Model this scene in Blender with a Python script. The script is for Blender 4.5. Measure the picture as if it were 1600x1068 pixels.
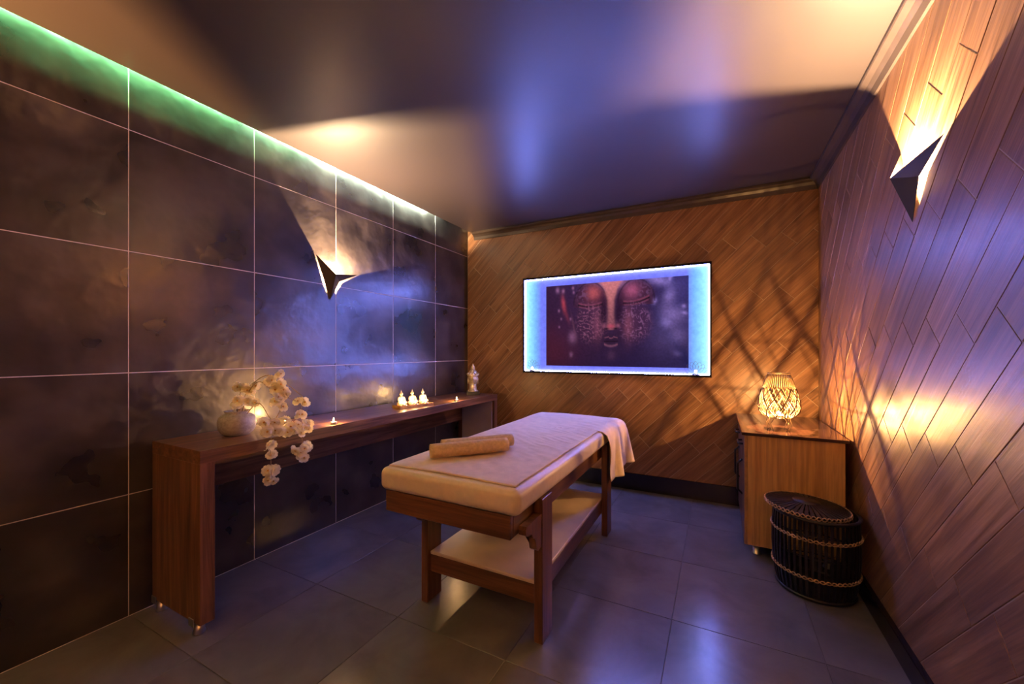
import bpy, bmesh, math, random
import numpy as np
from mathutils import Vector, Matrix, Quaternion, noise as mnoise

for o in list(bpy.data.objects):
    bpy.data.objects.remove(o)
random.seed(7)
C = bpy.context.scene.collection
SC = bpy.context.scene

# ------------------------------------------------------------------ camera
F, YAW, CY, A, Y0, H, CX = 621.5773, 0.478, 548.3916, 2.5836, .8731, 1.3065, 800.
XL, XR, YB, YF, ZC = -A, .6987, 3.8707, -1.55, 2.66
cam_d = bpy.data.cameras.new('camera'); cam = bpy.data.objects.new('camera', cam_d); C.objects.link(cam)
cam.location = (0, 0, H); cam.rotation_euler = (math.pi/2, 0, YAW)
cam_d.sensor_width = 36; cam_d.lens = F/1600*36; cam_d.shift_y = (CY-534)/1600
cam_d.clip_start = .02
SC.camera = cam
SC.view_settings.view_transform = 'Standard'; SC.view_settings.look = 'None'
SC.view_settings.gamma = 1; SC.view_settings.use_curve_mapping = False
SC.view_settings.exposure = 0.45
W = bpy.data.worlds.new('world'); SC.world = W; W.use_nodes = True
W.node_tree.nodes['Background'].inputs[0].default_value = (.02, .02, .03, 1)
W.node_tree.nodes['Background'].inputs[1].default_value = .2
# light strengths of the lamps the room has
SCONCE_W = 350.0; LAMP_W = 34.0; CANDLE_W = 3.2; COVE_W = 22.0; BOX_E = 2.6
WARM = (1.0, .66, .36); AMBER = (1.0, .50, .16); FLAME = (1.0, .55, .2)

_c, _s = math.cos(YAW), math.sin(YAW)
def pix(x, y, ax, val):
    k = (x-CX)/F; d = (k*_c-_s, _c+k*_s, (CY-y)/F); o = (0, 0, H)
    t = (val-o[ax])/d[ax]
    return Vector([o[i]+t*d[i] for i in range(3)])

# ------------------------------------------------------------------ helpers
def tag(o, label=None, cat=None, group=None, kind=None):
    if label: o['label'] = label
    if cat: o['category'] = cat
    if group: o['group'] = group
    if kind: o['kind'] = kind
    return o
def thing(name, label, cat, loc=(0, 0, 0), rz=0, group=None):
    o = bpy.data.objects.new(name, None); C.objects.link(o); o.empty_display_size = .05
    o.location = loc; o.rotation_euler = (0, 0, rz)
    return tag(o, label, cat, group)
def obj(name, bm, mat, parent=None, smooth=False, label=None):
    if isinstance(bm, bpy.types.Mesh): me = bm
    else:
        bmesh.ops.recalc_face_normals(bm, faces=bm.faces)
        me = bpy.data.meshes.new(name); bm.to_mesh(me); bm.free()
        for p in me.polygons: p.use_smooth = smooth
    if mat and not me.materials: me.materials.append(M[mat] if isinstance(mat, str) else mat)
    o = bpy.data.objects.new(name, me); C.objects.link(o)
    if parent: o.parent = parent
    if label: o['label'] = label
    return o
def auto(o, ang=40):
    me = o.data
    for p in me.polygons: p.use_smooth = True
    try: me.set_sharp_from_angle(angle=math.radians(ang))
    except Exception: pass
    return o
def copy_tree(o, parent=None):
    c = o.copy(); C.objects.link(c); c.parent = parent
    for ch in list(o.children): copy_tree(ch, c)
    return c
def add_box(bm, x0, x1, y0, y1, z0, z1, bev=0, seg=1):
    r = bmesh.ops.create_cube(bm, size=1)
    for v in r['verts']:
        v.co = Vector((x0+(v.co.x+.5)*(x1-x0), y0+(v.co.y+.5)*(y1-y0), z0+(v.co.z+.5)*(z1-z0)))
    if bev:
        es = {e for v in r['verts'] for e in v.link_edges}
        bmesh.ops.bevel(bm, geom=list(es), offset=bev, segments=seg, affect='EDGES', profile=.5)
    return bm
def box(*a, **k): return add_box(bmesh.new(), *a, **k)
def add_lathe(bm, prof, n=32, cx=0, cy=0, cz=0, mod=None):
    rings = []
    for r, z in prof:
        if r < 1e-6: rings.append([bm.verts.new((cx, cy, cz+z))]); continue
        ring = []
        for k in range(n):
            a = 2*math.pi*k/n; rr = r*(mod(a, z) if mod else 1)
            ring.append(bm.verts.new((cx+rr*math.cos(a), cy+rr*math.sin(a), cz+z)))
        rings.append(ring)
    for a, b in zip(rings, rings[1:]):
        if len(a) == 1 and len(b) == 1: continue
        for k in range(n):
            j = (k+1) % n
            if len(a) == 1: bm.faces.new((a[0], b[k], b[j]))
            elif len(b) == 1: bm.faces.new((a[k], a[j], b[0]))
            else: bm.faces.new((a[k], a[j], b[j], b[k]))
    return bm
def lathe(*a, **k): return add_lathe(bmesh.new(), *a, **k)
def add_tube(bm, pts, r, n=6, closed=False, cap=True):
    pts = [Vector(p) for p in pts]; m = len(pts); rings = []; up = None
    for i, p in enumerate(pts):
        a = pts[(i-1) % m] if (closed or i > 0) else p
        b = pts[(i+1) % m] if (closed or i < m-1) else p
        t = (b-a).normalized()
        if up is None: up = t.orthogonal().normalized()
        else:
            up = up-t*up.dot(t)
            up = up.normalized() if up.length > 1e-6 else t.orthogonal().normalized()
        w = t.cross(up); rr = r[i] if isinstance(r, (list, tuple)) else r
        rings.append([bm.verts.new(p+(up*math.cos(2*math.pi*k/n)+w*math.sin(2*math.pi*k/n))*rr) for k in range(n)])
    for i in range(m if closed else m-1):
        a, b = rings[i], rings[(i+1) % m]
        for k in range(n): bm.faces.new((a[k], a[(k+1) % n], b[(k+1) % n], b[k]))
    if cap and not closed:
        bm.faces.new(rings[0][::-1]); bm.faces.new(rings[-1])
    return bm
def tube(*a, **k): return add_tube(bmesh.new(), *a, **k)
def add_ell(bm, c, r, seg=16, rot=None):
    m = Matrix.Translation(c) @ (rot.to_matrix().to_4x4() if rot else Matrix.Identity(4)) @ Matrix.Diagonal((*r, 1))
    bmesh.ops.create_uvsphere(bm, u_segments=seg, v_segments=max(6, seg//2+2), radius=1, matrix=m)
    return bm
def smooth_path(pts, n=6):
    pts = [Vector(p) for p in pts]; out = []
    P = [pts[0]*2-pts[1]]+pts+[pts[-1]*2-pts[-2]]
    for i in range(1, len(P)-2):
        for k in range(n):
            t = k/n; a, b, c, d = P[i-1], P[i], P[i+1], P[i+2]
            out.append(.5*((2*b)+(c-a)*t+(2*a-5*b+4*c-d)*t*t+(3*b-a-3*c+d)*t**3))
    out.append(pts[-1]); return out
def clip_poly(poly, nx, ny, d):          # keep nx*x+ny*y <= d
    out = []
    for i in range(len(poly)):
        p, q = poly[i], poly[(i+1) % len(poly)]
        a, b = nx*p[0]+ny*p[1]-d, nx*q[0]+ny*q[1]-d
        if a <= 0: out.append(p)
        if a*b < 0:
            t = a/(a-b); out.append((p[0]+(q[0]-p[0])*t, p[1]+(q[1]-p[1])*t))
    return out
def poly_area(p): return .5*sum(p[i][0]*p[(i+1) % len(p)][1]-p[(i+1) % len(p)][0]*p[i][1] for i in range(len(p)))
def inset_poly(p, d):
    if poly_area(p) < 0: p = p[::-1]
    out = list(p)
    for i in range(len(p)):
        x0, y0 = p[i]; x1, y1 = p[(i+1) % len(p)]
        l = math.hypot(x1-x0, y1-y0)
        if l < 1e-7: continue
        nx, ny = (y1-y0)/l, -(x1-x0)/l
        out = clip_poly(out, nx, ny, nx*x0+ny*y0-d)
        if len(out) < 3: return []
    return out
def slab_mesh(name, poly, t, bev, mat):
    """a tile: outline poly, back at z=-t, face at z=0, edges eased by bev"""
    if poly_area(poly) < 0: poly = poly[::-1]
    top = inset_poly(poly, bev)
    bm = bmesh.new()
    lo = [bm.verts.new((x, y, -t)) for x, y in poly]
    if len(top) == len(poly):
        # match start vertex
        k0 = min(range(len(top)), key=lambda k: (top[k][0]-poly[0][0])**2+(top[k][1]-poly[0][1])**2)
        top = top[k0:]+top[:k0]
        mid = [bm.verts.new((x, y, -bev)) for x, y in poly]; hi = [bm.verts.new((x, y, 0)) for x, y in top]
        rows = [lo, mid, hi]
    else:
        hi = [bm.verts.new((x, y, 0)) for x, y in poly]; rows = [lo, hi]
    n = len(poly)
    for a, b in zip(rows, rows[1:]):
        for k in range(n): bm.faces.new((a[k], a[(k+1) % n], b[(k+1) % n], b[k]))
    bm.faces.new(hi)
    me = bpy.data.meshes.new(name); bmesh.ops.recalc_face_normals(bm, faces=bm.faces); bm.to_mesh(me); bm.free()
    me.materials.append(M[mat]); return me

# ------------------------------------------------------------------ materials
M = {}
class NT:
    def __init__(s, name):
        m = bpy.data.materials.new(name); m.use_nodes = True; s.m = m; s.t = m.node_tree
        s.b = s.t.nodes['Principled BSDF']; M[name] = m
    def n(s, typ, **k):
        nd = s.t.nodes.new(typ)
        for a, v in k.items():
            if a.startswith('i_'): nd.inputs[a[2:].replace('_', ' ')].default_value = v
            else: setattr(nd, a, v)
        return nd
    def l(s, a, b): s.t.links.new(a, b)
    def coord(s, scale=(1, 1, 1), rand=True, rot=(0, 0, 0)):
        tc = s.n('ShaderNodeTexCoord'); mp = s.n('ShaderNodeMapping')
        mp.inputs['Scale'].default_value = scale; mp.inputs['Rotation'].default_value = rot
        if rand:
            oi = s.n('ShaderNodeObjectInfo'); mu = s.n('ShaderNodeMath', operation='MULTIPLY'); mu.inputs[1].default_value = 37.
            s.l(oi.outputs['Random'], mu.inputs[0])
            ad = s.n('ShaderNodeVectorMath', operation='ADD'); s.l(tc.outputs['Object'], mp.inputs['Vector'])
            s.l(mp.outputs[0], ad.inputs[0]); s.l(mu.outputs[0], ad.inputs[1]); return ad.outputs[0]
        s.l(tc.outputs['Object'], mp.inputs['Vector']); return mp.outputs[0]
    def ramp(s, fac, stops):
        r = s.n('ShaderNodeValToRGB'); e = r.color_ramp.elements
        while len(e) < len(stops): e.new(.5)
        for el, (p, c) in zip(e, stops): el.position = p; el.color = (*c, 1)
        s.l(fac, r.inputs[0]); return r.outputs[0]
    def noise(s, vec, scale=5, detail=4, rough=.55, dist=0):
        nd = s.n('ShaderNodeTexNoise'); s.l(vec, nd.inputs['Vector'])
        nd.inputs['Scale'].default_value = scale; nd.inputs['Detail'].default_value = detail
        nd.inputs['Roughness'].default_value = rough; nd.inputs['Distortion'].default_value = dist
        return nd.outputs['Fac']
    def mix(s, fac, a, b, mode='MIX'):
        nd = s.n('ShaderNodeMix', data_type='RGBA', blend_type=mode)
        if isinstance(fac, float): nd.inputs[0].default_value = fac
        else: s.l(fac, nd.inputs[0])
        for i, v in ((6, a), (7, b)):
            if isinstance(v, tuple): nd.inputs[i].default_value = (*v, 1)
            else: s.l(v, nd.inputs[i])
        return nd.outputs[2]
    def bump(s, h, strength=.2, dist=.01):
        b = s.n('ShaderNodeBump'); b.inputs['Strength'].default_value = strength; b.inputs['Distance'].default_value = dist
        s.l(h, b.inputs['Height']); s.l(b.outputs[0], s.b.inputs['Normal'])
    def mul(s, v, a, b):   # remap v*a+b
        nd = s.n('ShaderNodeMath', operation='MULTIPLY_ADD'); s.l(v, nd.inputs[0]); nd.inputs[1].default_value = a; nd.inputs[2].default_value = b
        return nd.outputs[0]
    def set(s, **k):
        for a, v in k.items(): s.b.inputs[a.replace('_', ' ')].default_value = (*v, 1) if isinstance(v, tuple) else v
        return s
def plain(name, col, rough=.5, metal=0, var=.12, scale=8, bump=0, rand=False):
    t = NT(name); v = t.coord(rand=rand); nz = t.noise(v, scale, 5)
    lo = tuple(c*(1-var*2) for c in col); hi = tuple(min(1, c*(1+var)) for c in col)
    t.l(t.ramp(nz, [(.3, lo), (.7, hi)]), t.b.inputs['Base Color'])
    t.set(Roughness=rough, Metallic=metal)
    if bump: t.bump(t.noise(v, scale*6, 4), bump, .003)
    return t
def wood(name, dark, mid, light, axis=0, rough=.42, gs=1.0, bump=.15, tint=.25, cross=26):
    t = NT(name); sc = [cross*gs]*3; sc[axis] = 1.6*gs
    v = t.coord(tuple(sc)); g1 = t.noise(v, 1.0, 6, .62, .6)
    sc2 = [cross*3.2*gs]*3; sc2[axis] = 2.4*gs
    v2 = t.coord(tuple(sc2)); g2 = t.noise(v2, 1.3, 3, .6)
    col = t.ramp(g1, [(.28, dark), (.5, mid), (.72, light)])
    fine = t.ramp(g2, [(.35, (.62, .6, .58)), (.6, (1.08, 1.06, 1.04))])
    col = t.mix(.75, col, fine, 'MULTIPLY')
    oi = t.n('ShaderNodeObjectInfo'); br = t.mul(oi.outputs['Random'], tint*2, 1-tint)
    hs = t.n('ShaderNodeHueSaturation'); t.l(br, hs.inputs['Value']); t.l(col, hs.inputs['Color'])
    t.l(hs.outputs[0], t.b.inputs['Base Color'])
    t.l(t.mul(g2, .25, rough-.1), t.b.inputs['Roughness'])
    t.bump(g2, bump, .002)
    return t
def emit(name, col, strength, base=(.5, .5, .5)):
    t = NT(name); t.set(Base_Color=base, Emission_Color=col, Emission_Strength=strength); return t

# wood-look wall planks (grain along local x)
wood('plank', (.135, .062, .030), (.255, .128, .062), (.37, .20, .105), 0, .36, 1, .25, .16)
plain('plank_grout', (.46, .34, .24), .7, var=.1)
# dark slate-look wall tile
t = NT('slate'); v = t.coord(rand=True); n1 = t.noise(v, 4, 3, .5, 0); n2 = t.noise(v, 24, 4, .6, .1)
t.l(t.ramp(n1, [(.3, (.012, .009, .008)), (.5, (.030, .023, .021)), (.7, (.066, .052, .045))]), t.b.inputs['Base Color'])
t.l(t.mul(n1, .12, .23), t.b.inputs['Roughness']); t.set(Specular_IOR_Level=.95)
nm = t.n('ShaderNodeMath', operation='ADD'); t.l(n1, nm.inputs[0]); t.l(t.mul(n2, .35, 0), nm.inputs[1])
n3 = t.noise(v, 9, 2, .45, 0); nm2 = t.n('ShaderNodeMath', operation='ADD'); t.l(n3, nm2.inputs[0]); t.l(t.mul(t.noise(v, 26, 1, .5), .16, 0), nm2.inputs[1]); t.bump(nm2.outputs[0], .40, .012)
plain('slate_grout', (.85, .76, .70), .7, var=.05)
# floor tile
t = NT('floor_tile'); v = t.coord(rand=True); n1 = t.noise(v, 3.0, 6, .6, .5); n2 = t.noise(v, 22, 5, .6)
t.l(t.ramp(n1, [(.3, (.10, .094, .094)), (.7, (.165, .156, .152))]), t.b.inputs['Base Color'])
t.l(t.mul(n1, .08, .20), t.b.inputs['Roughness']); t.set(Specular_IOR_Level=.6); t.bump(t.noise(v, 6, 2, .5), .04, .008)
plain('floor_grout', (.12, .11, .10), .8)
# ceiling paint: dark satin brown
t = NT('ceiling_paint'); v = t.coord(rand=False); t.set(Base_Color=(.042, .031, .028), Roughness=.41, Specular_IOR_Level=.8)
t.bump(t.noise(v, 40, 3), .03, .003)
plain('trim_paint', (.05, .036, .03), .35, var=.1)
plain('plaster', (.72, .55, .38), .7, var=.03)
t = NT('black_marble'); v = t.coord(rand=True); n1 = t.noise(v, 14, 9, .75, 2.)
t.l(t.ramp(n1, [(.60, (.008, .007, .008)), (.68, (.02, .018, .02)), (.76, (.22, .2, .2))]), t.b.inputs['Base Color']); t.set(Roughness=.16)
# furniture
wood('walnut_x', (.055, .022, .010), (.16, .070, .031), (.30, .145, .070), 0, .34, 1, .1, .06)
wood('walnut_y', (.055, .022, .010), (.16, .070, .031), (.30, .145, .070), 1, .30, 1, .1, .06)
wood('walnut_z', (.055, .022, .010), (.16, .070, .031), (.30, .145, .070), 2, .34, 1, .1, .06)
wood('mahogany_x', (.055, .022, .010), (.13, .052, .022), (.21, .092, .042), 0, .32, 1, .1, .06)
wood('mahogany_y', (.055, .022, .010), (.13, .052, .022), (.21, .092, .042), 1, .32, 1, .1, .06)
wood('mahogany_z', (.055, .022, .010), (.13, .052, .022), (.21, .092, .042), 2, .32, 1, .1, .06)
wood('oak_z', (.42, .22, .07), (.62, .36, .12), (.72, .45, .18), 2, .4, .7, .1, .04, cross=18)
plain('oak_edge', (.38, .21, .09), .4, var=.15, scale=20)
plain('white_panel', (.40, .36, .40), .35, var=.05)
plain('board_cream', (.62, .50, .40), .4, var=.05)
plain('leather', (.72, .58, .40), .38, var=.04, scale=30, bump=.12)
plain('blanket', (.70, .54, .40), .85, var=.06, scale=20, bump=.3)
plain('towel', (.62, .44, .24), .95, var=.10, scale=60, bump=.6)
plain('steel', (.55, .53, .5), .3, 1, var=.05)
plain('black_metal', (.015, .014, .014), .35, var=.1)
plain('frame_black', (.008, .008, .01), .8, var=.1).set(Specular_IOR_Level=.1)
t = plain('sconce_metal', (.045, .036, .028), .42, .6, var=.08)
plain('dark_glass', (.05, .022, .016), .07, var=.05)
plain('rattan_black', (.014, .012, .011), .4, var=.4, scale=40, rand=True)
plain('rattan_tan', (.62, .40, .20), .55, var=.3, scale=60, rand=True)
plain('cane', (.26, .175, .075), .5, var=.2, scale=80)
plain('cane_dark', (.12, .07, .03), .5)
plain('wire', (.10, .06, .03), .4, .3)
plain('bronze', (.66, .54, .36), .32, .45, var=.3, scale=30)
plain('cream_ceramic', (.85, .72, .5), .4, var=.03)
plain('wax', (.85, .78, .65), .5, var=.03)
plain('tray_wood', (.5, .27, .09), .4, var=.3, scale=20)
plain('white_plastic', (.7, .68, .66), .4)
t = NT('stoneware'); v = t.coord(rand=False); n1 = t.noise(v, 60, 6, .7); n2 = t.noise(v, 9, 4)
t.l(t.mix(t.mul(n2, .8, 0), t.ramp(n1, [(.35, (.20, .17, .13)), (.65, (.50, .45, .36))]), (.42, .38, .36)), t.b.inputs['Base Color'])
t.set(Roughness=.5); t.bump(n1, .4, .003)
t = plain('petal', (.95, .86, .60), .6, var=.06, scale=60)
tr = t.n('ShaderNodeBsdfTranslucent'); tr.inputs[0].default_value = (1.0, .90, .62, 1)
mx = t.n('ShaderNodeMixShader'); mx.inputs[0].default_value = .4; t.l(t.b.outputs[0], mx.inputs[1]); t.l(tr.outputs[0], mx.inputs[2])
t.l(mx.outputs[0], t.t.nodes['Material Output'].inputs[0])
plain('stamen', (.75, .42, .08), .6)
plain('stem', (.42, .28, .12), .6, var=.2, scale=50)
emit('flame', FLAME, 25); emit('bulb', (1, .72, .42), 40)
emit('led_green', (.30, 1.0, .38), 6); emit('led_white', (.75, 1.0, .80), 6)
emit('box_led', (.21, .25, 1.0), 260)

# ------------------------------------------------------------------ the room
def struct(name, bm, mat, label, cat): return tag(obj(name, bm, mat), label, cat, kind='structure')
floor = struct('floor', box(XL-.1, XR+.1, YF-.1, YB+.1, -.12, -.004), 'floor_grout', 'dark grey stone tile floor with thin joints', 'floor')
wall_left = struct('wall_left', box(XL-.12, XL-.0012, YF-.1, YB, -.01, 2.86), 'slate_grout', 'dark slate tile wall with thin pale joints behind the console', 'wall')
wall_back = struct('wall_back', box(XL-.1, XR+.1, YB+.0018, YB+.12, -.01, 2.86), 'plank_grout', 'diagonal wood plank wall behind the lit picture box', 'wall')
wall_right = struct('wall_right', box(XR+.0018, XR+.12, YF-.1, YB, -.01, 2.86), 'plank_grout', 'diagonal wood plank wall beside the rattan basket', 'wall')
wall_front = struct('wall_front', box(XL-.1, XR+.1, YF-.12, YF, -.01, 2.86), 'plaster', 'plain cream plaster wall behind the viewer', 'wall')
GAP = .075
ceiling = struct('ceiling', box(XL+GAP, XR+.1, YF-.1, YB+.1, ZC, ZC+.07), 'ceiling_paint', 'dark satin brown dropped ceiling with a light gap along one side', 'ceiling')
slab = struct('trim_3', box(XL-.1, XR+.1, YF-.1, YB+.1, 2.86, 2.94), 'ceiling_paint', 'hidden upper slab above the light gap', 'ceiling')

# left wall tiles 60 x 60
TW = .6
def tile_set(parent, name, mat, u_edges, v_edges, frame, g, bev, t=.008):
    """frame(u, v) -> Matrix that puts a tile centred at u, v onto its surface"""
    cache = {}
    for u0, u1 in zip(u_edges, u_edges[1:]):
        for v0, v1 in zip(v_edges, v_edges[1:]):
            w, h = round(u1-u0, 4), round(v1-v0, 4)
            if w < .01 or h < .01: continue
            if (w, h) not in cache:
                a, b = w/2-g/2, h/2-g/2
                cache[(w, h)] = slab_mesh(name, [(-a, -b), (a, -b), (a, b), (-a, b)], t, bev, mat)
            o = bpy.data.objects.new(name, cache[(w, h)]); C.objects.link(o)
            o.matrix_world = frame((u0+u1)/2, (v0+v1)/2); o.parent = parent
def fr(ox, ax, ay, az): return Matrix(((ax[0], ay[0], az[0], ox[0]), (ax[1], ay[1], az[1], ox[1]), (ax[2], ay[2], az[2], ox[2]), (0, 0, 0, 1)))
ue = [YF]+[Y0+TW*i for i in range(-4, 5)]+[YB]; ue = [u for u in ue if u >= YF]
tile_set(wall_left, 'wall_tile', 'slate', ue, [0, .6, 1.2, 1.8, 2.4, 2.86], lambda u, v: fr((XL, u, v), (0, 1, 0), (0, 0, 1), (1, 0, 0)), .0042, .0006)
fe_x = [XL, -2.0, -1.4, -.8, -.2, .4, XR]; fe_y = [YF]+[y for y in [.88+.6*i for i in range(-4, 5)] if YF < y < YB-.02]+[YB]
tile_set(floor, 'floor_tile', 'floor_tile', fe_x, fe_y, lambda u, v: fr((u, v, 0), (1, 0, 0), (0, 1, 0), (0, 0, 1)), .003, .0008)

# diagonal planks, clipped to the wall rectangle
def planks(parent, u0, u1, v0, v1, sgn, b0, pitch, rows, frame, gap=.0036):
    """u horizontal, v up; planks run along (sgn, 1)/sqrt2.  b = u*(-sgn)+v is constant along a plank edge"""
    r2 = math.sqrt(2); d = (sgn/r2, 1/r2); nrm = (-sgn/r2, 1/r2)     # along / across
    bs = [(-sgn*u+v) for u in (u0, u1) for v in (v0, v1)]
    n0 = math.floor((min(bs)-b0)/pitch)-1; n1 = math.ceil((max(bs)-b0)/pitch)+1
    full = None; w = pitch/r2; L = rows[1]*r2
    for n in range(n0, n1):
        lo = (b0+n*pitch)/r2; hi = lo+w
        # joint: at the upper edge (hi) it meets v = rows[0] + k*rows[1]
        # point with across=hi: u*(-sgn)+v = hi*r2 -> u = sgn*(v-hi*r2); along = (sgn*u+v)/r2
        vj = rows[0]; uj = sgn*(vj-hi*r2); p0 = (sgn*uj+vj)/r2
        for k in range(-20, 20):
            pa, pb = p0+k*L, p0+(k+1)*L
            cu, cv = (pa+pb)/2, (lo+hi)/2
            a, b = L/2-gap/2, w/2-gap/2
            poly = [(-a, -b), (a, -b), (a, b), (-a, b)]
            # clip in local coords: world u = d.x*(cu+x)+nrm.x*(cv+y)
            U = lambda: (d[0]*cu+nrm[0]*cv, d[1]*cu+nrm[1]*cv)
            uc, vc = U()
            if uc < u0-L or uc > u1+L or vc < v0-L or vc > v1+L: continue
            q = poly
            q = clip_poly(q, d[0], nrm[0], u1-uc)
            if len(q) >= 3: q = clip_poly(q, -d[0], -nrm[0], uc-u0)
            if len(q) >= 3: q = clip_poly(q, d[1], nrm[1], v1-vc)
            if len(q) >= 3: q = clip_poly(q, -d[1], -nrm[1], vc-v0)
            if len(q) < 3 or abs(poly_area(q)) < 4e-5: continue
            if abs(poly_area(q)-4*a*b) < 1e-7:
                if full is None: full = slab_mesh('wood_plank', poly, .009, .0014, 'plank')
                me = full
            else: me = slab_mesh('wood_plank', q, .009, .0014, 'plank')
            o = bpy.data.objects.new('wood_plank', me); C.objects.link(o)
            o.matrix_world = frame(uc, vc, d, nrm, random.uniform(-.0007, .0007)); o.parent = parent
# back wall: u = X, planks rise towards +X
planks(wall_back, XL, XR, 0, 2.70, 1, 2.238, .2112, (2.272, .4395),
       lambda u, v, d, n, e: fr((u, YB+e, v), (d[0], 0, d[1]), (n[0], 0, n[1]), (0, -1, 0)))
# right wall: u = Y, planks rise towards -Y
planks(wall_right, -.2, YB, 0, 2.70, -1, 3.28, .2155, (1.436, .4395),
       lambda u, v, d, n, e: fr((XR+e, u, v), (0, d[0], d[1]), (0, n[0], n[1]), (-1, 0, 0)))

# baseboards, cornices
bb = struct('baseboard_back', box(XL+.0, .70, YB-.014, YB+.001, 0, .155, bev=.003), 'black_marble', 'black marble skirting along the plank wall behind the bed', 'baseboard')
br_ = struct('baseboard_right', box(XR-.026, XR+.001, -.2, YB-.014, 0, .10, bev=.004), 'black_marble', 'black marble skirting beside the rattan basket', 'baseboard')
def cornice(name, axis, label):
    prof = [(0, 0), (.012, 0), (.016, .012), (.022, .03), (.038, .048), (.062, .058), (.066, .064), (.066, .08), (0, .08)]
    bm = bmesh.new(); ends = []
    for e in (0, 1):
        row = []
        for w, z in prof:
            if axis == 'back': p = (XL+GAP+.02 if e == 0 else XR, YB-w, ZC-.08+z)
            else: p = (XR-w, YF if e == 0 else YB, ZC-.08+z)
            row.append(bm.verts.new(p))
        ends.append(row)
    n = len(prof)
    for k in range(n): bm.faces.new((ends[0][k], ends[0][(k+1) % n], ends[1][(k+1) % n], ends[1][k]))
    bm.faces.new(ends[0]); bm.faces.new(ends[1])
    return struct(name, bm, 'trim_paint', label, 'trim')
cornice('trim_1', 'back', 'dark cornice where the ceiling meets the plank wall above the picture')
cornice('trim_2', 'right', 'dark cornice where the ceiling meets the plank wall above the bright sconce')

# cove light in the gap: led strip segments
cove = thing('led_strip', 'green and white led strip hidden in the ceiling gap over the slate wall', 'led strip', (XL+.107, 0, 2.787))
segs = [(-1.5, .3, 'g'), (.3, 1.45, 'g'), (1.45, 1.95, 'gw'), (1.95, 3.3, 'w')]
for y0, y1, k in segs:
    col = {'g': (.28, 1.0, .36), 'gw': (.5, 1.0, .55), 'w': (.82, 1.0, .80)}[k]
    o = obj('led_segment', box(-.006, .006, y0+.005, y1-.005, -.012, .012), 'led_green' if k != 'w' else 'led_white', cove)
    ld = bpy.data.lights.new('led_light', 'AREA'); ld.shape = 'RECTANGLE'; ld.size = .018; ld.size_y = y1-y0-.02
    ld.energy = COVE_W*(y1-y0)*(1.7 if k == 'w' else 1); ld.color = col
    lo = bpy.data.objects.new('led_light', ld); C.objects.link(lo); lo.parent = cove; lo.location = (-.013, (y0+y1)/2, .0); lo.rotation_euler = (0, math.radians(95), 0)

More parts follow.
